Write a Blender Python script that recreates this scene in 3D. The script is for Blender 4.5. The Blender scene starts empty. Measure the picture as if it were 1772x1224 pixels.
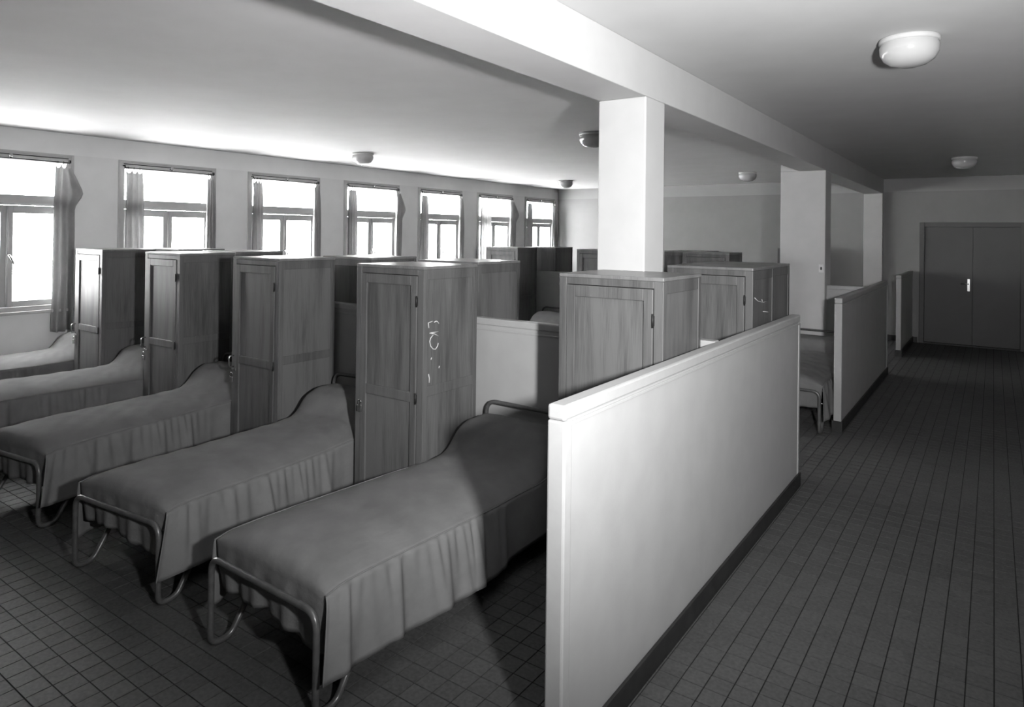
import bpy, bmesh, math, random
from mathutils import Vector, Matrix
C = bpy.context.scene.collection
scene = bpy.context.scene
R = random.Random(7)

# ------------------------------------------------------------------ camera
CAMH = 1.905; YAW = 0.6157; PITCH = 0.0046; ROLL = 0.0122; FPX = 1178.15; CYPX = 398.84
IW, IH = 1772.0, 1224.0
cy_, sy_ = math.cos(YAW), math.sin(YAW)
cp_, sp_ = math.cos(PITCH), math.sin(PITCH)
cr_, sr_ = math.cos(ROLL), math.sin(ROLL)
FWD0 = Vector((-sy_, cy_, 0)); RIGHT0 = Vector((cy_, sy_, 0)); UP0 = Vector((0, 0, 1))
FWD = FWD0 * cp_ + UP0 * sp_
UPV = -FWD0 * sp_ + UP0 * cp_
RIGHT = RIGHT0 * cr_ + UPV * sr_
UPC = -RIGHT0 * sr_ + UPV * cr_
camd = bpy.data.cameras.new('camera'); cam = bpy.data.objects.new('camera', camd); C.objects.link(cam)
m3 = Matrix((RIGHT, UPC, -FWD)).transposed()
cam.matrix_world = Matrix.Translation((0, 0, CAMH)) @ m3.to_4x4()
camd.sensor_fit = 'HORIZONTAL'; camd.sensor_width = 36.0
camd.lens = 36.0 * FPX / IW
camd.shift_y = -(IH / 2 - CYPX) / IW
camd.clip_start = 0.05; camd.clip_end = 200
scene.camera = cam

# ------------------------------------------------------------------ light
world = bpy.data.worlds.new('overcast_sky'); scene.world = world; world.use_nodes = True
bg = world.node_tree.nodes['Background']
bg.inputs['Color'].default_value = (1, 1, 1, 1); bg.inputs['Strength'].default_value = 36.0
scene.view_settings.view_transform = 'Standard'; scene.view_settings.look = 'None'
scene.view_settings.exposure = 0.0; scene.view_settings.gamma = 1.0
scene.view_settings.use_curve_mapping = False

def photo_lamp(loc, target, power, angle, blend, size):     # the photographer's flood lamp on the corridor side
    d = bpy.data.lights.new('photographic_flood_lamp', 'SPOT'); o = bpy.data.objects.new('photographic_flood_lamp', d)
    C.objects.link(o); o.location = loc
    d.energy = power; d.spot_size = math.radians(angle); d.spot_blend = blend; d.shadow_soft_size = size
    o.rotation_euler = (Vector(target) - Vector(loc)).to_track_quat('-Z', 'Y').to_euler()
photo_lamp((0.40, 0.66, 2.0), (-2.1, 3.8, 2.9), 1250, 124, 1.0, 0.07)

# ------------------------------------------------------------------ materials
def nt(name):
    m = bpy.data.materials.new(name); m.use_nodes = True
    t = m.node_tree; b = t.nodes['Principled BSDF']
    return m, t, b
def g3(v): return (v, v, v, 1)
def ramp(t, fac, a, b, p0=0.3, p1=0.7):
    r = t.nodes.new('ShaderNodeValToRGB')
    r.color_ramp.elements[0].color = g3(a); r.color_ramp.elements[1].color = g3(b)
    r.color_ramp.elements[0].position = p0; r.color_ramp.elements[1].position = p1
    t.links.new(fac, r.inputs['Fac']); return r.outputs['Color']
def noise(t, scale, detail=3, stretch=None, coord='Object', rough=0.55):
    tc = t.nodes.new('ShaderNodeTexCoord'); n = t.nodes.new('ShaderNodeTexNoise')
    src = tc.outputs[coord]
    if stretch:
        mp = t.nodes.new('ShaderNodeMapping'); mp.inputs['Scale'].default_value = stretch
        t.links.new(src, mp.inputs['Vector']); src = mp.outputs['Vector']
    t.links.new(src, n.inputs['Vector'])
    n.inputs['Scale'].default_value = scale; n.inputs['Detail'].default_value = detail; n.inputs['Roughness'].default_value = rough
    return n.outputs['Fac']
def bump(t, b, fac, strength, dist=0.01):
    bp = t.nodes.new('ShaderNodeBump'); bp.inputs['Strength'].default_value = strength; bp.inputs['Distance'].default_value = dist
    t.links.new(fac, bp.inputs['Height']); t.links.new(bp.outputs['Normal'], b.inputs['Normal'])
def plain(name, v, rough=0.6, var=0.06, scale=4, bs=0.0, bscale=60, metal=0.0, spec=0.4):
    m, t, b = nt(name)
    t.links.new(ramp(t, noise(t, scale), v * (1 - var), v * (1 + var)), b.inputs['Base Color'])
    b.inputs['Roughness'].default_value = rough; b.inputs['Metallic'].default_value = metal
    b.inputs['Specular IOR Level'].default_value = spec
    if bs: bump(t, b, noise(t, bscale, 4), bs, 0.004)
    return m
def wood(name, a, c, rough=0.38):
    m, t, b = nt(name)
    f1 = noise(t, 9, 4, (1.6, 1.6, 0.12)); f2 = noise(t, 150, 3, (2.5, 2.5, 0.04))
    oi = t.nodes.new('ShaderNodeObjectInfo')
    mx = t.nodes.new('ShaderNodeMath'); mx.operation = 'ADD'; mx.inputs[1].default_value = 0
    ad = t.nodes.new('ShaderNodeMath'); ad.operation = 'MULTIPLY_ADD'; ad.inputs[1].default_value = 0.8
    t.links.new(f2, ad.inputs[0]); t.links.new(f1, ad.inputs[2])
    sc = t.nodes.new('ShaderNodeMath'); sc.operation = 'MULTIPLY_ADD'; sc.inputs[1].default_value = 0.14; sc.inputs[2].default_value = -0.07
    t.links.new(oi.outputs['Random'], sc.inputs[0])
    t.links.new(ad.outputs[0], mx.inputs[0]); t.links.new(sc.outputs[0], mx.inputs[1])
    t.links.new(ramp(t, mx.outputs[0], a, c, 0.65, 1.2 - .2), b.inputs['Base Color'])
    b.inputs['Roughness'].default_value = rough; b.inputs['Specular IOR Level'].default_value = 0.35
    bump(t, b, f2, 0.05, 0.002)
    return m
def two_tone(name, low, high, zsplit):
    m, t, b = nt(name)
    ge = t.nodes.new('ShaderNodeNewGeometry'); sx = t.nodes.new('ShaderNodeSeparateXYZ')
    t.links.new(ge.outputs['Position'], sx.inputs[0])
    gt = t.nodes.new('ShaderNodeMath'); gt.operation = 'GREATER_THAN'; gt.inputs[1].default_value = zsplit
    t.links.new(sx.outputs['Z'], gt.inputs[0])
    mx = t.nodes.new('ShaderNodeMix'); mx.data_type = 'RGBA'
    t.links.new(gt.outputs[0], mx.inputs[0])
    t.links.new(ramp(t, noise(t, 3, 5), low * .96, low * 1.04), mx.inputs[6])
    t.links.new(ramp(t, noise(t, 3, 5), high * .97, high * 1.03), mx.inputs[7])
    t.links.new(mx.outputs[2], b.inputs['Base Color'])
    b.inputs['Roughness'].default_value = 0.6; b.inputs['Specular IOR Level'].default_value = 0.3
    bump(t, b, noise(t, 140, 3), 0.06, 0.003)
    return m
def tile_mat():
    m, t, b = nt('floor_tile')
    ge = t.nodes.new('ShaderNodeNewGeometry')
    vm = t.nodes.new('ShaderNodeVectorMath'); vm.operation = 'SUBTRACT'; vm.inputs[1].default_value = (0.016, 0.03, -0.5)
    v2 = t.nodes.new('ShaderNodeVectorMath'); v2.operation = 'SCALE'; v2.inputs['Scale'].default_value = 10
    v3 = t.nodes.new('ShaderNodeVectorMath'); v3.operation = 'FLOOR'
    wn = t.nodes.new('ShaderNodeTexWhiteNoise')
    t.links.new(ge.outputs['Position'], vm.inputs[0]); t.links.new(vm.outputs[0], v2.inputs[0])
    t.links.new(v2.outputs[0], v3.inputs[0]); t.links.new(v3.outputs[0], wn.inputs['Vector'])
    n = t.nodes.new('ShaderNodeTexNoise'); n.inputs['Scale'].default_value = 55; n.inputs['Detail'].default_value = 4
    t.links.new(ge.outputs['Position'], n.inputs['Vector'])
    ma = t.nodes.new('ShaderNodeMath'); ma.operation = 'MULTIPLY_ADD'; ma.inputs[1].default_value = 0.16
    t.links.new(wn.outputs['Value'], ma.inputs[0]); t.links.new(n.outputs['Fac'], ma.inputs[2])
    t.links.new(ramp(t, ma.outputs[0], 0.055, 0.095, 0.3, 0.85), b.inputs['Base Color'])
    b.inputs['Roughness'].default_value = 0.62; b.inputs['Specular IOR Level'].default_value = 0.22
    bump(t, b, n.outputs['Fac'], 0.08, 0.002)
    return m
def fabric(name, v, transl=0.0, weave=True):
    m, t, b = nt(name)
    f = noise(t, 6, 4)
    col = ramp(t, f, v * 0.9, v * 1.1)
    t.links.new(col, b.inputs['Base Color']); b.inputs['Roughness'].default_value = 0.95; b.inputs['Specular IOR Level'].default_value = 0.05
    w1 = noise(t, 16, 3, (1.0, 0.35, 1.0)); w2 = noise(t, 420, 2)
    ad = t.nodes.new('ShaderNodeMath'); ad.operation = 'MULTIPLY_ADD'; ad.inputs[1].default_value = 0.08
    t.links.new(w2, ad.inputs[0]); t.links.new(w1, ad.inputs[2]); bump(t, b, ad.outputs[0], 0.35, 0.012)
    if transl:
        tr = t.nodes.new('ShaderNodeBsdfTranslucent'); t.links.new(col, tr.inputs['Color'])
        mx = t.nodes.new('ShaderNodeMixShader'); mx.inputs[0].default_value = transl
        t.links.new(b.outputs[0], mx.inputs[1]); t.links.new(tr.outputs[0], mx.inputs[2])
        t.links.new(mx.outputs[0], t.nodes['Material Output'].inputs['Surface'])
    return m
def glass_mat():
    m, t, b = nt('window_glass')
    tr = t.nodes.new('ShaderNodeBsdfTransparent'); tr.inputs['Color'].default_value = g3(0.97)
    gl = t.nodes.new('ShaderNodeBsdfGlossy'); gl.inputs['Roughness'].default_value = 0.02
    n = noise(t, 2); mr = t.nodes.new('ShaderNodeMapRange'); mr.inputs['To Min'].default_value = 0.03; mr.inputs['To Max'].default_value = 0.05
    t.links.new(n, mr.inputs['Value'])
    mx = t.nodes.new('ShaderNodeMixShader'); t.links.new(mr.outputs[0], mx.inputs[0])
    t.links.new(tr.outputs[0], mx.inputs[1]); t.links.new(gl.outputs[0], mx.inputs[2])
    t.links.new(mx.outputs[0], t.nodes['Material Output'].inputs['Surface'])
    return m
M = dict(
    ceiling=plain('ceiling_plaster', 0.53, 0.8, 0.03, 2.5, 0.05, 30, spec=0.1),
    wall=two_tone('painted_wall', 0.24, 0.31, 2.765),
    wall_window=two_tone('window_wall_baked_light', 0.76, 0.82, 2.765),  # wall paint lightened, the light missing on this wall is put into the colour
    white=plain('white_column_paint', 0.45, 0.55, 0.03, 5, 0.05, 80),
    part=plain('partition_paint', 0.33, 0.5, 0.04, 6, 0.05, 120),
    parttrim=plain('partition_trim_paint', 0.33, 0.4, 0.03, 20, 0.0),
    base=plain('black_skirting', 0.022, 0.45, 0.3, 14, 0.05),
    grout=plain('dark_grout', 0.012, 0.9, 0.3, 30),
    tile=tile_mat(),
    oak=wood('oak_frame', 0.055, 0.105, 0.48),
    oakpanel=wood('oak_panel', 0.056, 0.115, 0.50),
    oaktop=wood('oak_top', 0.10, 0.16, 0.30),
    steel=plain('painted_steel_tube', 0.10, 0.32, 0.2, 30, metal=0.25, spec=0.6),
    dark=plain('dark_spring_base', 0.018, 0.7, 0.3, 20),
    ticking=plain('mattress_ticking', 0.12, 0.9, 0.2, 25),
    spread=fabric('bedspread_cotton', 0.145),
    curtain=fabric('curtain_cloth', 0.42, 0.38),
    sheer=fabric('thin_curtain_cloth', 0.75, 0.6),
    frame=plain('window_frame_paint', 0.45, 0.45, 0.05, 8),
    glass=glass_mat(),
    chrome=plain('nickel_metal', 0.6, 0.22, 0.05, 20, metal=1.0),
    iron=plain('dark_iron_hinge', 0.02, 0.5, 0.2, 20, metal=0.4),
    opal=plain('opal_glass', 0.40, 0.15, 0.02, 5, spec=0.6),
    chalk=plain('white_chalk', 0.5, 0.95, 0.05, 60),
    door=plain('door_paint', 0.10, 0.5, 0.05, 3, 0.03),
    switch=plain('switch_bakelite', 0.6, 0.4, 0.05, 30),
)

# ------------------------------------------------------------------ mesh helpers
def box(bm, x0, x1, y0, y1, z0, z1, bev=0.0):
    r = bmesh.ops.create_cube(bm, size=1.0)
    vs = r['verts']
    for v in vs:
        v.co = Vector(((x0 + x1) / 2 + v.co.x * (x1 - x0), (y0 + y1) / 2 + v.co.y * (y1 - y0), (z0 + z1) / 2 + v.co.z * (z1 - z0)))
    if bev:
        es = list({e for v in vs for e in v.link_edges})
        bmesh.ops.bevel(bm, geom=es, offset=bev, segments=2, affect='EDGES', profile=0.5)
def tube(bm, pts, r, n=10, closed=False):
    pts = [Vector(p) for p in pts]; rings = []
    L = len(pts); prev = None
    for i, p in enumerate(pts):
        a = pts[i - 1] if (i or closed) else p
        b = pts[(i + 1) % L] if (i < L - 1 or closed) else p
        d = (b - a).normalized()
        if prev is None:
            u = d.orthogonal().normalized()
        else:
            u = (prev - d * prev.dot(d)).normalized()
        prev = u; w = d.cross(u)
        rings.append([bm.verts.new(p + (u * math.cos(k * 2 * math.pi / n) + w * math.sin(k * 2 * math.pi / n)) * r) for k in range(n)])
    for i in range(L if closed else L - 1):
        A, B = rings[i], rings[(i + 1) % L]
        for k in range(n):
            f = bm.faces.new((A[k], A[(k + 1) % n], B[(k + 1) % n], B[k])); f.smooth = True
    if not closed:
        bm.faces.new(rings[0][::-1]); bm.faces.new(rings[-1])
def fillet(pts, rad, seg=6):
    """round the corners of a polyline"""
    P = [Vector(p) for p in pts]; out = [P[0]]
    for i in range(1, len(P) - 1):
        a, b, c = P[i - 1], P[i], P[i + 1]
        d1 = (a - b).normalized(); d2 = (c - b).normalized()
        rr = rad[i - 1] if isinstance(rad, (list, tuple)) else rad
        th = math.acos(max(-1, min(1, d1.dot(d2)))); cut = rr / math.tan(th / 2)
        cut = min(cut, (a - b).length * .49, (c - b).length * .49)
        p, q = b + d1 * cut, b + d2 * cut
        for k in range(seg + 1):
            t = k / seg
            out.append(p * (1 - t) ** 2 + b * 2 * t * (1 - t) + q * t * t)
    out.append(P[-1]); return out
def lathe(bm, prof, n=28, centre=(0, 0, 0)):
    c = Vector(centre); rings = []
    for r, z in prof:
        if r < 1e-5: rings.append([bm.verts.new(c + Vector((0, 0, z)))])
        else: rings.append([bm.verts.new(c + Vector((r * math.cos(k * 2 * math.pi / n), r * math.sin(k * 2 * math.pi / n), z))) for k in range(n)])
    for A, B in zip(rings, rings[1:]):
        for k in range(n):
            q = [A[k % len(A)], A[(k + 1) % len(A)], B[(k + 1) % len(B)], B[k % len(B)]]
            q2 = []
            for v in q:
                if v not in q2: q2.append(v)
            if len(q2) > 2:
                f = bm.faces.new(q2); f.smooth = True
def grid(bm, fn, nu, nv):
    V = [[bm.verts.new(fn(i / nu, j / nv)) for j in range(nv + 1)] for i in range(nu + 1)]
    for i in range(nu):
        for j in range(nv):
            f = bm.faces.new((V[i][j], V[i + 1][j], V[i + 1][j + 1], V[i][j + 1])); f.smooth = True
def me_of(name, bm, mat):
    bmesh.ops.recalc_face_normals(bm, faces=bm.faces)
    me = bpy.data.meshes.new(name); bm.to_mesh(me); bm.free(); me.materials.append(mat); return me
def obj(name, bm, mat, parent=None):
    me = bm if isinstance(bm, bpy.types.Mesh) else me_of(name, bm, mat)
    o = bpy.data.objects.new(name, me); C.objects.link(o)
    if parent: o.parent = parent
    return o
def bxo(name, dims, mat, parent=None, bev=0.0):
    bm = bmesh.new()
    for d in (dims if isinstance(dims[0], (tuple, list)) else [dims]): box(bm, *d, bev=bev)
    return obj(name, bm, mat, parent)
def empty(name, loc=(0, 0, 0), rz=0.0):
    o = bpy.data.objects.new(name, None); C.objects.link(o); o.location = loc; o.rotation_euler = (0, 0, rz); return o
def tag(o, label=None, cat=None, group=None, kind=None):
    if label: o['label'] = label
    if cat: o['category'] = cat
    if group: o['group'] = group
    if kind: o['kind'] = kind
    return o
def solidify(o, th):
    m = o.modifiers.new('thickness', 'SOLIDIFY'); m.thickness = th; m.offset = 0
def copy_tree(o, parent=None):
    c = o.copy(); C.objects.link(c); c.parent = parent
    for ch in list(o.children): copy_tree(ch, c)
    return c
def sstep(a, b, x):
    t = max(0.0, min(1.0, (x - a) / (b - a))); return t * t * (3 - 2 * t)

# ------------------------------------------------------------------ the room shell
XW, XR, Y0, YE, H = -8.864, 1.10, -2.2, 14.487, 3.012
ZB = 2.735; XBL, XBR = -2.010, -1.694
YW0, WW, WP = 2.269, 1.2917, 1.7938
WZ0, WZ1 = 0.97, 2.76
NW = 7
tag(bxo('ceiling', (XW - .3, XR + .2, Y0 - .2, YE + .2, H, H + .2), M['ceiling']), 'pale plastered ceiling of the dormitory and corridor', 'ceiling', kind='structure')
segs = [(XW - .3, XW, Y0, YE, 0, WZ0), (XW - .3, XW, Y0, YE, WZ1, H)]
ys = [Y0]
for k in range(NW): ys += [YW0 + k * WP, YW0 + k * WP + WW]
ys.append(YE)
for a, b in zip(ys[::2], ys[1::2]): segs.append((XW - .3, XW, a, b, WZ0, WZ1))
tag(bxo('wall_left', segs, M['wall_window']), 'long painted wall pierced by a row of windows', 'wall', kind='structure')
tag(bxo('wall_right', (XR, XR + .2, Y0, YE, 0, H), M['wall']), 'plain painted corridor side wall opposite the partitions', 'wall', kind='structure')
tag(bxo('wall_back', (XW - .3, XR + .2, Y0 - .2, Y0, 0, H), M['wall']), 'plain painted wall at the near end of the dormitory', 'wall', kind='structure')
DX0, DX1, DZ = -1.046, 0.40, 2.137
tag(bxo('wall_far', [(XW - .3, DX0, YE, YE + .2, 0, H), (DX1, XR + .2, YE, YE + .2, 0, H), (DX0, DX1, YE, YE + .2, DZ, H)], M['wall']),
    'painted end wall with a lighter band under the ceiling', 'wall', kind='structure')
tag(bxo('ceiling_beam', (XBL, XBR, Y0, YE, ZB, H), M['white'], bev=0.006), 'long white downstand beam resting on the square columns', 'beam', kind='structure')
tag(bxo('column', (XBL, XBR, 3.759, 4.044, 0, ZB), M['white'], bev=0.008), 'bright white square column rising behind the nearest corridor partition', 'column', kind='structure')
tag(bxo('column', [(-2.228, XBR, 9.085, 9.432, 0, ZB), (-2.228, XBL, 9.085, 9.432, ZB, H)], M['white'], bev=0.008), 'wider grey-looking column with scuffs and a light switch', 'column', kind='structure')
tag(bxo('column', (XBL, XBR, 14.35, YE, 0, ZB), M['white'], bev=0.006), 'shallow half column against the end wall under the beam', 'column', kind='structure')
tag(bxo('baseboard_far', [(XW, DX0 - .08, YE - .015, YE, 0, .10), (DX1 + .08, XR, YE - .015, YE, 0, .10)], M['base']), 'black skirting along the foot of the end wall', 'baseboard', kind='structure')
tag(bxo('baseboard_left', (XW, XW + .015, Y0, YE, 0, .10), M['base']), 'black skirting along the foot of the window wall', 'baseboard', kind='structure')

# partitions -------------------------------------------------------
ZT = 1.310; XP = -1.203; PT = 0.072
def partition(y0, y1, label, ends=(True, True)):
    e = empty('wall_partition', (XP - PT / 2, y0, 0)); L = y1 - y0; h = PT / 2
    tag(e, label, 'partition', 'low partitions along the corridor', 'structure')
    bxo('panel', (-h + .006, h - .006, .03 if ends[0] else 0, L - .03 if ends[1] else L, 0.0, ZT - .05), M['part'], e)
    bxo('top_cap', (-h, h, 0, L, ZT - .055, ZT), M['parttrim'], e, 0.010)
    bxo('cap_bead', [(h - .006, h + .001, .05, L - .02, ZT - .075, ZT - .062), (-h - .001, -h + .006, .05, L - .02, ZT - .075, ZT - .062)], M['parttrim'], e, .002)
    if ends[0]: bxo('end_post', (-h, h, 0, .055, .0, ZT - .0555), M['parttrim'], e, .008)
    if ends[1]: bxo('end_post', (-h, h, L - .045, L, .0, ZT - .0555), M['parttrim'], e, .008)
    bxo('baseboard', [(h - .002, h + .012, -.004, L + .004, 0, .105), (-h - .012, -h + .002, -.004, L + .004, 0, .105)] + ([(-h - .012, h + .012, -.012, .0, 0, .105)] if ends[0] else []), M['base'], e, .002)
partition(2.03, 5.546, 'long white low partition beside the nearest bed, brightly lit on its corridor face')
partition(7.31, 10.836, 'second low corridor partition, greyer, with a bed foot showing past its end post')
partition(12.56, YE, 'short dim low partition butting against the end wall beside the double door', (True, False))
def low_wall(y, segs, label):
    e = empty('wall_headboard', ((segs[0][0] + segs[-1][1]) / 2, y, 0)); cx = e.location.x
    tag(e, label, 'low wall', 'low cross walls behind the beds', 'structure')
    for a, b in segs:
        bxo('panel', (a - cx, b - cx, -.028, .028, 0, ZT - .045), M['part'], e)
        bxo('top_cap', (a - cx, b - cx, -.036, .036, ZT - .05, ZT), M['parttrim'], e, .008)
        bxo('cap_bead', (a - cx, b - cx, -.034, .034, ZT - .085, ZT - .074), M['parttrim'], e, .002)
XPL = XP - PT
low_wall(3.835, [(XW, XBL), (XBR, XPL)], 'low cross wall behind the heads of the five front beds')
low_wall(9.235, [(XW, -2.228), (XBR, XPL)], 'low cross wall meeting the wider scuffed column')

# door --------------------------------------------------------------
d = empty('door_1', ((DX0 + DX1) / 2, YE, 0)); tag(d, 'grey painted double door closing the end of the corridor', 'door', kind='structure')
cx = (DX0 + DX1) / 2; hw = (DX1 - DX0) / 2
bxo('door_frame', [(-hw - .06, -hw + .02, -.025, .10, 0, DZ + .06), (hw - .02, hw + .06, -.025, .10, 0, DZ + .06), (-hw + .02, hw - .02, -.025, .10, DZ - .02, DZ + .06)], M['door'], d, .006)
bxo('threshold', (-hw, hw, -.01, .1, 0, .025), M['base'], d)
seam = -.296 - cx
bxo('light_block_panel', [(-hw, hw, .046, .10, .0, DZ)], M['door'], d)  # added solid backing behind the leaves, blocks sky light through the gaps
for i, (a, b) in enumerate([(-hw + .022, seam - .003), (seam + .003, hw - .022)]):
    lf = bxo('door_leaf', (a, b, .004, .045, .03, DZ - .022), M['door'], d, .003)
    if i == 0:
        bxo('handle_plate', (b - .075, b - .035, -.004, .005, .98, 1.20), M['chrome'], lf, .002)
        bm = bmesh.new(); tube(bm, fillet([(b - .055, .0, 1.11), (b - .055, -.05, 1.11), (b - .17, -.05, 1.11)], .015), .009); obj('lever', bm, M['chrome'], lf)

# windows -----------------------------------------------------------
def window(k):
    y = YW0 + k * WP
    names = ['whose lower part shows in full, beside the last bed', 'second from the near end', 'third from the near end', 'fourth in the row', 'third from the end wall', 'next to last before the end wall, with a pale sheer curtain', 'nearest the end wall']
    e = empty('window_%d' % (k + 1), (XW, y, 0)); tag(e, 'tall three-pane window, ' + names[k], 'window', 'windows along the long wall', 'structure')
    bxo('window_frame', [(-.10, .012, 0, .075, WZ0, WZ1), (-.10, .012, WW - .075, WW, WZ0, WZ1), (-.10, .012, .075, WW - .075, WZ1 - .105, WZ1), (-.10, .012, .075, WW - .075, WZ0, WZ0 + .05)], M['frame'], e, .004)
    bxo('architrave_bead', [(.010, .020, .0, .022, WZ0, WZ1), (.010, .020, WW - .022, WW, WZ0, WZ1), (.010, .020, .022, WW - .022, WZ1 - .022, WZ1)], M['frame'], e, .003)
    bxo('transom', [(-.10, .006, .075, WW - .075, 2.155, 2.27), (.0, .022, .075, WW - .075, 2.165, 2.185)], M['frame'], e, .004)
    p = bxo('pane', (-.062, -.058, .07, WW - .07, 2.262, WZ1 - .098), M['glass'], e)
    mid = WW / 2
    for s, (a, b) in enumerate([(.078, mid - .001), (mid + .001, WW - .078)]):
        c = bxo('casement', [(-.075, -.03, a, a + .06, 1.022, 2.152), (-.075, -.03, b - .06, b, 1.022, 2.152), (-.075, -.03, a + .06, b - .06, 2.065, 2.152), (-.075, -.03, a + .06, b - .06, 1.022, 1.085)], M['frame'], e, .005)
        bxo('pane', (-.056, -.052, a + .055, b - .055, 1.08, 2.07), M['glass'], c)
    bm = bmesh.new(); tube(bm, [(-.018, mid, 1.03), (-.018, mid, 2.14)], .011, 8); rod = obj('espagnolette_bolt', bm, M['parttrim'], e)
    bm = bmesh.new(); tube(bm, fillet([(-.02, mid, 1.60), (.035, mid + .005, 1.60), (.045, mid + .05, 1.50)], .02), .011, 8); obj('handle', bm, M['chrome'], rod)
    bxo('window_sill', (-.10, .05, -.01, WW + .01, WZ0 - .035, WZ0 - .001), M['frame'], e, .006)
    bm = bmesh.new(); tube(bm, [(.055, .05, 2.665), (.055, WW - .05, 2.665)], .007, 8); rr = obj('curtain_rod', bm, M['iron'], e)
    bm = bmesh.new(); tube(bm, [(.018, .06, 2.715), (.018, WW - .06, 2.715)], .005, 6); obj('upper_dark_line', bm, M['iron'], e)  # thin dark line along the frame head, above the rod
    for yy in (.055, mid, WW - .055):
        bm = bmesh.new(); tube(bm, [(.0, yy, 2.69), (.056, yy, 2.69), (.056, yy, 2.66)], .008, 8); obj('rod_bracket', bm, M['iron'], rr)
    bm = bmesh.new(); bmesh.ops.create_uvsphere(bm, u_segments=12, v_segments=8, radius=.019, matrix=Matrix.Translation((.062, mid, 2.70)))
    obj('catch_knob', bm, M['opal'], e)
for k in range(NW): window(k)

def curtain(k, a, b, label, mat, folds=3, flap=0.0, seed=0, pinch=0.75):
    rr = random.Random(seed + 31 * k)
    y = YW0 + k * WP; ph = rr.random() * 6; Wd = b - a
    e = empty('curtain', (XW + .055, y + (a + b) / 2, 0)); tag(e, label, 'curtain', 'curtains drawn back at the windows')
    out = 1 if a > WW / 2 else -1
    def fn(u, v):
        z = 2.645 - v * (2.645 - .715)
        sp = pinch + (1 - pinch) * sstep(0, .25, v) + .10 * v
        yy = (u - .5) * Wd * sp
        amp = .022 * sstep(0, .12, v) + .008 + .012 * v
        xx = amp * math.sin(u * folds * 2 * math.pi + ph + .5 * math.sin(v * 4 + ph)) + .006 * math.sin(v * 9 + u * 5)
        zz = z - (.045 * abs(math.sin(u * folds * math.pi)) * (1 - sstep(0, .05, v)) if v < .05 else 0)
        if flap and v > .02:
            w = min(1, max(0, (v - .03) / .13)) * (1 - sstep(.17, .27, v))
            yy += out * flap * w * max(0, (u - .5) * out * 2) ; xx += .06 * w * max(0, (u - .5) * out * 2)
        return Vector((xx + .012, yy, zz + (.012 * math.sin(u * 5 + ph) if v > .98 else 0)))
    bm = bmesh.new(); grid(bm, fn, 8 * folds, 40)
    c = obj('cloth', bm, mat, e); solidify(c, .003)
    for i in range(folds):
        u = (i + .5) / folds; yy = (u - .5) * Wd * pinch
        bm = bmesh.new(); tube(bm, [(.0 + .011 * math.cos(t), yy, 2.667 - .006 + .016 * math.sin(t)) for t in [j * math.pi / 5 for j in range(10)]], .003, 6, True); obj('hook_ring', bm, M['iron'], e)
wn = ['the window beside the last bed', 'the second window of the row', 'the third window of the row', 'the middle window', 'the window third from the end wall', 'the window next to last before the end wall', 'the window nearest the end wall']
CW = [(None, (1.06, 1.27)), ((.06, .27), (1.13, 1.25)), ((.04, .20), (1.13, 1.25)), ((.05, .22), (1.15, 1.28)), ((.04, .21), (1.16, 1.26)), ((.05, .38), (1.10, 1.30)), ((.04, .21), (1.12, 1.27))]
for k, (l, r) in enumerate(CW):
    if l: curtain(k, *l, 'pale sheer curtain glowing at ' + wn[k] if k == 5 else 'grey curtain on the near jamb of ' + wn[k], M['sheer'] if k == 5 else M['curtain'], 4 if k == 5 else 3, 0, 5, .97)
    curtain(k, *r, ('grey curtain with a blown-out fold at ' if k == 0 else 'grey curtain on the far jamb of ') + wn[k], M['curtain'], 3, {0: .07, 3: .03, 5: .04}.get(k, 0.0), 9, .84)

# ceiling lights ----------------------------------------------------
def fixture():
    e = empty('ceiling_light')
    bm = bmesh.new(); lathe(bm, [(0, 0), (.145, 0), (.150, -.006), (.150, -.026), (.142, -.03), (0, -.03)]); obj('mounting_ring', bm, M['frame'], e)
    bm = bmesh.new(); lathe(bm, [(.140, -.028), (.148, -.05), (.144, -.085), (.125, -.12), (.09, -.145), (.045, -.158), (0, -.161)]); obj('glass_bowl', bm, M['opal'], e)
    return e
FX = [((-.389, 4.33), 'opal glass ceiling bowl over the corridor before the bright column'), ((-.331, 11.05), 'opal glass ceiling bowl at the dark far end of the corridor'),
      ((-7.28, 6.62), 'opal glass ceiling bowl near the middle of the window wall'), ((-7.22, 12.1), 'opal glass ceiling bowl by the corner of window wall and end wall'),
      ((-3.569, 6.55), 'opal glass ceiling bowl half hidden behind the bright column'), ((-3.479, 11.95), 'opal glass ceiling bowl seen between the two free-standing columns')]
f0 = fixture()
for i, ((x, y), lb) in enumerate(FX):
    o = f0 if i == 0 else copy_tree(f0)
    o.location = (x, y, H); tag(o, lb, 'ceiling light', 'round ceiling lights')

sw = empty('light_switch', (-1.735, 9.085, 1.52)); tag(sw, 'small pale light switch on the wider scuffed column', 'switch')
bxo('switch_plate', (-.03, .03, -.014, 0, -.05, .05), M['switch'], sw, .003); bxo('rocker', (-.009, .009, -.026, -.013, -.018, .018), M['iron'], sw, .003)

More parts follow.
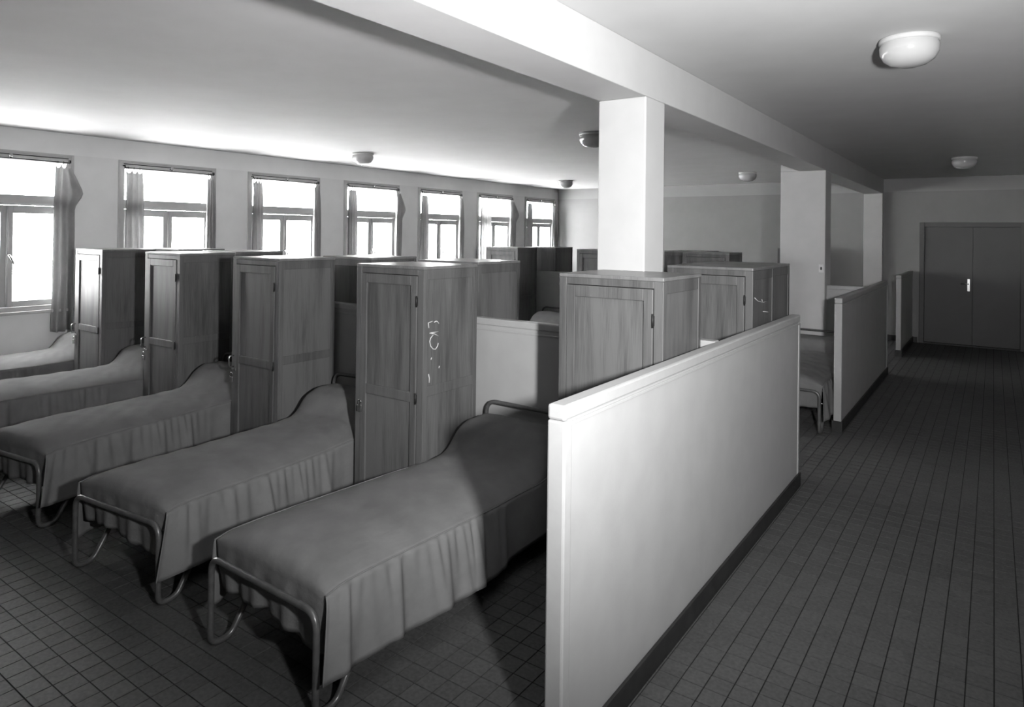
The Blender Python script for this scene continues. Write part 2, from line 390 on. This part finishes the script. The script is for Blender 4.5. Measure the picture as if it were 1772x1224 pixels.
# ------------------------------------------------------------------ floor with separate tiles
fl = bxo('floor', (XW - .3, XR + .2, Y0 - .2, YE + .2, -.12, -.004), M['grout']); tag(fl, 'floor laid with small square dark tiles', 'floor', kind='structure')
TP, GX, GY = 0.10, 0.016, 0.03
def proj(x, y, z):
    v = Vector((x, y, z - CAMH)); dd = v.dot(FWD)
    if dd < .1: return None
    return (IW / 2 + FPX * v.dot(RIGHT) / dd, CYPX - FPX * v.dot(UPC) / dd, dd)
OCC = [(XP - PT, XP, 2.03, 5.55, 0, ZT), (XP - PT, XP, 7.31, 10.84, 0, ZT)] + [(x - .4, x + .4, 1.78, 3.75, .18, .5) for x in (-2.5, -3.8, -5.3, -6.97, -8.4)] + [(-2.05, -1.96, 1.72, 3.7, .17, .5), (-8.8, -1.3, 3.3, 3.9, 0, 1.3)]
def hidden(p):
    o = Vector((0, 0, CAMH)); dv = Vector(p) - o
    for b in OCC:
        t0, t1 = 0.0, 0.999
        for ax in range(3):
            lo, hi = b[2 * ax], b[2 * ax + 1]
            if abs(dv[ax]) < 1e-9:
                if not lo <= o[ax] <= hi: t0 = 2
                continue
            a, c = (lo - o[ax]) / dv[ax], (hi - o[ax]) / dv[ax]
            t0 = max(t0, min(a, c)); t1 = min(t1, max(a, c))
        if t0 < t1: return True
    return False
cells = []
i0, i1 = int(math.floor((XW - GX) / TP)), int(math.ceil((XR - GX) / TP)); j0, j1 = int(math.floor((-1.0 - GY) / TP)), int(math.ceil((YE - GY) / TP))
near = []
for i in range(i0, i1):
    for j in range(j0, j1):
        x, y = GX + (i + .5) * TP, GY + (j + .5) * TP
        cells.append((i, j, x, y))
        q = proj(x, y, 0)
        if q and 0 < q[0] < IW and 0 < q[1] < IH and not hidden((x, y, 0)):
            near.append((1.0 / q[2] ** 3, i, j))
near.sort(reverse=True); pick = {(i, j) for _, i, j in near[:300]}
s = TP / 2 - .0026
bm = bmesh.new(); box(bm, -s, s, -s, s, -.005, 0, bev=0.0)
bmesh.ops.delete(bm, geom=[f for f in bm.faces if f.normal.z < -.5], context='FACES')
tme = me_of('tile', bm, M['tile'])
V = []; F = []
for i, j, x, y in cells:
    if (i, j) in pick:
        o = bpy.data.objects.new('tile', tme); C.objects.link(o); o.parent = fl; o.location = (x, y, R.uniform(-.0004, .0004)); o.rotation_euler = (R.uniform(-.003, .003), R.uniform(-.003, .003), 0)
    else:
        x0, x1 = max(x - s, XW), min(x + s, XR); y0, y1 = y - s, min(y + s, YE)
        b = len(V); dz = [R.uniform(-.0006, .0003) for _ in range(4)]
        V += [(x0, y0, -.005), (x1, y0, -.005), (x1, y1, -.005), (x0, y1, -.005), (x0, y0, dz[0]), (x1, y0, dz[1]), (x1, y1, dz[2]), (x0, y1, dz[3])]
        F += [(b + 4, b + 5, b + 6, b + 7), (b, b + 1, b + 5, b + 4), (b + 1, b + 2, b + 6, b + 5), (b + 2, b + 3, b + 7, b + 6), (b + 3, b, b + 4, b + 7)]
me = bpy.data.meshes.new('tiles'); me.from_pydata(V, [], F); me.materials.append(M['tile'])
o = bpy.data.objects.new('tiles', me); C.objects.link(o); o.parent = fl; tag(o, kind='stuff')

# ------------------------------------------------------------------ lockers
LW, LD, LZ = 0.612, 0.54, 1.69
def make_locker():
    e = empty('locker'); w, dp, z = LW, LD, LZ
    fr = []
    fr += [(0, .047, 0, .04, 0, z - .02), (w - .052, w, 0, .04, 0, z - .02), (0, .045, dp - .04, dp, 0, z - .02), (w - .045, w, dp - .04, dp, 0, z - .02)]
    fr += [(.047, w - .052, .002, .036, z - .058, z - .02), (.047, w - .052, .004, .036, .0, .075)]
    fr += [(.045, w - .045, dp - .036, dp - .002, z - .08, z - .02), (.045, w - .045, dp - .036, dp - .002, .0, .08), (.045, w - .045, dp - .036, dp - .002, .87, .935)]
    for a, b in ((.0015, .022), (w - .022, w - .0015)):
        fr += [(a, b, .04, dp - .04, z - .085, z - .02), (a, b, .04, dp - .04, .87, .935), (a, b, .04, dp - .04, 0, .08)]
    bxo('frame', fr, M['oak'], e, .003)
    for a, b in ((.006, .016), (w - .016, w - .006)):
        bxo('side_panel', (a, b, .03, dp - .03, .06, z - .07), M['oakpanel'], e)
    bxo('back_panel', (.03, w - .03, dp - .022, dp - .012, .06, z - .06), M['oakpanel'], e)
    bxo('floor_board', (.02, w - .02, .03, dp - .03, .06, .075), M['oakpanel'], e)
    bxo('top_board', (-.001, w + .001, -.001, dp + .001, z - .02, z), M['oaktop'], e, .004)
    x0, x1, z0, z1 = .050, w - .056, .08, z - .061
    dr = bxo('door', [(x0, x0 + .052, -.004, .018, z0, z1), (x1 - .052, x1, -.004, .018, z0, z1), (x0 + .052, x1 - .052, -.004, .018, z1 - .062, z1), (x0 + .052, x1 - .052, -.004, .018, .83, .895), (x0 + .052, x1 - .052, -.004, .018, z0, z0 + .07)], M['oak'], e, .0035)
    for a, b in ((.89, z1 - .057), (z0 + .065, .835)):
        bxo('door_panel', (x0 + .048, x1 - .048, .008, .014, a, b), M['oakpanel'], dr)
    for zz in (1.47, .86):
        bm = bmesh.new(); tube(bm, [(x1 + .002, -.008, zz - .035), (x1 + .002, -.008, zz + .035)], .0055, 8); box(bm, x1 - .006, x1 + .010, -.0062, -.003, zz - .026, zz + .026); obj('hinge', bm, M['iron'], dr)
    return e
def add_handle(e):
    bm = bmesh.new(); tube(bm, fillet([(.028, .0, .795), (.028, -.042, .795), (.028, -.042, .885), (.028, 0, .885)], .022), .0055, 8)
    obj('bow_handle', bm, M['chrome'], e)
    bxo('hasp', (.012, .075, -.009, -.003, .765, .785), M['chrome'], e, .002)
def padlock(x, y, z, label):
    e = empty('padlock', (x, y, z)); tag(e, label, 'padlock', 'padlocks on the locker doors')
    bxo('lock_body', (-.02, .02, -.016, 0, -.062, -.016), M['chrome'], e, .005)
    bm = bmesh.new(); tube(bm, fillet([(-.012, -.008, -.02), (-.012, -.008, .016), (.012, -.008, .016), (.012, -.008, -.02)], .012), .0035, 8); obj('shackle', bm, M['chrome'], e)
proto = make_locker()
LK = [  # x, y, facing away?, handle, padlock, label
    (-8.022, 3.255, 0, 1, 'oak locker at the head of the bed under the windows, first of the front row'),
    (-6.545, 3.255, 0, 1, 'oak locker second from the window wall in the front row'),
    (-5.066, 3.225, 0, 1, 'oak locker in the middle of the front row'),
    (-3.512, 3.155, 0, 0, 'oak locker with white chalk marks scrawled on its side'),
    (-1.965, 3.240, 0, 1, 'oak locker squeezed between the nearest bed and the long white partition'),
    (-7.19 - LW, 3.93, 1, 0, 'oak locker backing on the low cross wall behind the first front-row locker'),
    (-6.12 - LW, 3.93, 1, 0, 'oak locker backing on the low cross wall behind the second front-row locker'),
    (-4.20 - LW, 3.93, 1, 0, 'oak locker backing on the low cross wall behind the middle front-row locker'),
    (-3.10 - LW, 3.96, 1, 0, 'oak locker backing on the low cross wall behind the chalk-marked locker'),
    (-1.325 - LW, 4.70, 0, 0, 'oak locker with faint scratches on its side, behind the long partition and the bright column'),
    (-1.345 - LW, 5.255, 1, 0, 'oak locker standing back to back with the scratched locker by the partition end'),
    (-5.97 - LW, 8.60, 0, 1, 'pale lit oak locker of the second block facing the front row, by the far windows'),
    (-4.93, 8.60, 0, 1, 'oak locker of the second block half hidden by the bright column'),
    (-2.72 - LW, 8.60, 0, 1, 'oak locker of the second block next to the wider scuffed column'),
    (-5.72 - LW, 9.30, 1, 0, 'dark-sided oak locker behind the second cross wall by the far windows'),
    (-3.27 - LW, 9.30, 1, 0, 'oak locker behind the second cross wall, its top edge showing past the bright column'),
    (-3.46, YE - LD - .02, 0, 1, 'dark oak locker against the end wall, half hidden by the scuffed column'),
]
CH = [[(3.21, 1.302), (3.205, 1.335), (3.221, 1.337), (3.246, 1.342)], [(3.26, 1.333), (3.278, 1.339), (3.292, 1.335), (3.306, 1.32)], [(3.22, 1.268), (3.301, 1.27)], [(3.235, 1.265), (3.264, 1.259), (3.302, 1.241)],
      [(3.252, 1.253), (3.23, 1.237), (3.221, 1.216), (3.231, 1.185), (3.253, 1.164), (3.276, 1.159), (3.296, 1.177), (3.302, 1.196)], [(3.213, 1.011), (3.222, 0.983), (3.221, 0.955)], [(3.316, 1.047), (3.311, 1.033)], [(3.242, 1.111), (3.234, 1.099)]]
SC = [[(4.762, 1.485), (4.836, 1.459), (4.911, 1.448), (4.988, 1.437), (5.087, 1.446)], [(4.939, 1.462), (4.959, 1.443)], [(4.971, 1.374), (5.09, 1.361), (5.152, 1.348)]]
for i, (x, y, back, hd, lb) in enumerate(LK):
    o = proto if i == 0 else copy_tree(proto)
    if back: o.location = (x + LW, y + LD, 0); o.rotation_euler = (0, 0, math.pi)
    else: o.location = (x, y, 0); o.rotation_euler = (0, 0, 0)
    tag(o, lb, 'locker', 'oak clothes lockers')
lockers = [o for o in C.objects if o.name.split('.')[0] == 'locker']
byloc = {}
for o in lockers: byloc[o['label']] = o
for i, (x, y, back, hd, lb) in enumerate(LK):
    e = byloc[lb]
    if hd: add_handle(e)
    if i in (3, 9):
        for st in (CH if i == 3 else SC):
            bm = bmesh.new(); tube(bm, [(LW - .0055, p[0] - y, p[1]) for p in st], .0034 if i == 3 else .0024, 6)
            obj('chalk_mark', bm, M['chalk'], e)
padlock(-8.022 + .03, 3.245, .735, 'small shiny padlock on the locker beside the bed under the windows')
padlock(-6.545 + .03, 3.245, .735, 'small padlock on the locker second from the window wall')
padlock(-5.066 + .03, 3.215, .735, 'small padlock on the middle locker of the front row')
padlock(-3.512 + .06, 3.148, .765, 'small padlock on the door of the chalk-marked locker')

# ------------------------------------------------------------------ beds
def make_bed(x, y, rz, label, seed):
    rr = random.Random(seed); e = empty('bed', (x, y, 0), rz); tag(e, label, 'bed', 'tubular steel dormitory beds')
    hw, L = .378, 2.0; r = .0145; ph = rr.random() * 6
    P = [(-hw, .27, .29), (-hw, .10, r), (-hw, .0, r), (-hw, 0, .415), (hw, 0, .415), (hw, 0, r), (hw, .10, r), (hw, .27, .29)]
    bm = bmesh.new(); tube(bm, fillet(P, [.07, .06, .075, .075, .06, .07], 8), r, 12); ff = obj('foot_frame', bm, M['steel'], e)
    P = [(-hw, L - .33, .29), (-hw, L - .125, r), (-hw, L, r), (-hw, L, .75), (hw, L, .75), (hw, L, r), (hw, L - .125, r), (hw, L - .33, .29)]
    bm = bmesh.new(); tube(bm, fillet(P, [.06, .075, .09, .09, .075, .06], 8), r, 12); obj('head_frame', bm, M['steel'], e)
    bxo('spring_base', [(-hw + .012, -hw + .042, .07, L - .02, .255, .30), (hw - .042, hw - .012, .07, L - .02, .255, .30), (-hw + .04, hw - .04, .07, .10, .255, .30), (-hw + .04, hw - .04, L - .05, L - .02, .255, .30), (-hw + .04, hw - .04, .10, L - .05, .275, .29)], M['dark'], e, .004)
    for s in (-1, 1):
        bm = bmesh.new(); tube(bm, [(s * (hw - .02), .09, .285), (s * (hw + .022), .09, .285)], .009, 8); obj('bolt', bm, M['chrome'], ff)
    bxo('mattress', (-hw + .005, hw - .005, .075, L - .05, .30, .475), M['ticking'], e, .03)
    a = .398
    prof = [(.034, .245), (.030, .33), (.028, .42), (.032, .482), (.052, .522), (.10, .546), (.4, .556), (.9, .540), (1.35, .548), (1.52, .562), (1.575, .605), (1.63, .68), (1.72, .712), (1.86, .71), (1.93, .67), (1.965, .60), (1.972, .50)]
    seg = [0]
    for p, q in zip(prof, prof[1:]): seg.append(seg[-1] + math.hypot(q[0] - p[0], q[1] - p[1]))
    def at(v):
        s_ = v * seg[-1]
        for k in range(len(prof) - 1):
            if s_ <= seg[k + 1] + 1e-9:
                t = (s_ - seg[k]) / (seg[k + 1] - seg[k])
                return prof[k][0] * (1 - t) + prof[k + 1][0] * t, prof[k][1] * (1 - t) + prof[k + 1][1] * t
        return prof[-1]
    tilt = rr.uniform(-.006, .006)
    def edge(yy):      # height of the side seam
        return .485 + .02 * math.sin(yy * 2.2 + ph) * .5 - .005 * (1 - sstep(0, .3, yy)) + .03 * sstep(1.5, 1.75, yy)
    def top(u, v):
        xn = u * 2 - 1; yy, zz = at(v); xa = abs(xn)
        x_ = xn * a
        if yy < .04 and zz < .481:      # hanging foot drop
            dn = (.48 - zz) / .215
            x_ *= 1 - .06 * dn * (xa ** 3)
            fold = math.sin(xn * 11 + ph) + .6 * math.sin(xn * 23 + 2 * ph)
            yy += .010 * dn * fold + .004 + .02 * (xa ** 6) * dn
            zz += dn * (.012 * math.sin(xn * 4 + ph) - .022 * xn + .004 * math.sin(xn * 11 + 2 * ph) + .012)
            zz -= .02 * xa ** 6 * (1 - dn)
            return Vector((x_, yy, zz))
        base = edge(yy)
        k = 1 - xa ** 3.2
        pil = sstep(1.45, 1.7, yy)
        k = k * (1 - pil) + (1 - xa ** 9) * pil
        z_ = base + (zz - base) * k
        x_ *= 1 - .035 * sstep(1.05, 1.35, yy)
        z_ += .004 * math.sin(yy * 7 + xn * 3 + ph) * (1 - xa) + .0025 * math.sin(yy * 31 + xn * 9 + ph) * math.sin(xn * 6) + tilt * xn
        if .9 < yy < 1.6: z_ += .004 * math.sin((yy + .2 * xn) * 60) * sstep(.9, 1.3, yy) * (1 - xa) * sstep(0, .5, xa)
        rnd = 1 - sstep(0, .12, yy)
        z_ -= .02 * rnd * xa ** 5
        return Vector((x_, yy, z_))
    bm = bmesh.new(); grid(bm, top, 44, 110); sp = obj('bedspread', bm, M['spread'], e); solidify(sp, .006)
    for s in (-1, 1):
        f1, f2, f3 = rr.uniform(24, 28), rr.uniform(47, 55), rr.random() * 6
        def sk(u, v, s=s):
            yy = .025 + u * 1.935
            tp = top(0 if s < 0 else 1, 1)
            ez = edge(yy) + tilt * s - .02 * (1 - sstep(0, .12, yy)) + .004
            free = 1 - .95 * sstep(1.0, 1.32, yy)
            fold = math.sin(yy * f1 + f3 + .8 * math.sin(yy * 5)) * .75 + math.sin(yy * f2 + ph + math.sin(yy * 6)) * .4 + math.sin(yy * 9 + ph) * .4
            gat = (math.sin(yy * 95 + 3 * math.sin(yy * 7)) * .006 + math.sin(yy * 61 + 2 * math.sin(yy * 4)) * .005) * (1 - v) * min(1, v * 10)
            flare = ((.058 if s > 0 else .03) * v ** .8 + (.024 if s > 0 else .012) * fold * v ** .7) * free
            hz = .165 + .012 * fold * free + .008 * math.sin(yy * 3 + ph) 
            z_ = ez * (1 - v) + hz * v
            return Vector((s * (a * (1 - .035 * sstep(1.05, 1.35, yy)) + .001 + flare + gat * free), yy - (.07 if s > 0 else .0) * v * (1 - sstep(0, .35, yy)) + .012 * v * math.cos(yy * f1 + f3), z_))
        bm = bmesh.new(); grid(bm, sk, 260, 14); k_ = obj('skirt', bm, M['spread'], sp); solidify(k_, .004)
        bm = bmesh.new(); tube(bm, [sk(i / 60, 0.0) + Vector((s * .001, 0, .001)) for i in range(61)], .0032, 6); obj('piping', bm, M['spread'], sp)
    return e
make_bed(-2.520, 1.75, math.radians(-1.2), 'dormitory bed with ruffled spread beside the long white partition', 3)
make_bed(-3.795, 1.75, math.radians(5.8), 'dormitory bed with ruffled spread between the chalk-marked and middle lockers', 11)
make_bed(-5.280, 1.75, math.radians(7.6), 'dormitory bed between the middle and second lockers, third from the long partition', 23)
make_bed(-6.965, 1.75, 0, 'dormitory bed between the first and second lockers of the front row', 31)
make_bed(-8.440, 1.75, 0, 'dormitory bed pushed along the wall under the windows', 47)
make_bed(-1.735, 7.08, 0, 'dormitory bed in the second block, foot showing between the two long partitions', 53)
make_bed(-5.45, 7.10, 0, 'dormitory bed of the second block, pillow end showing over the front cross wall', 61)
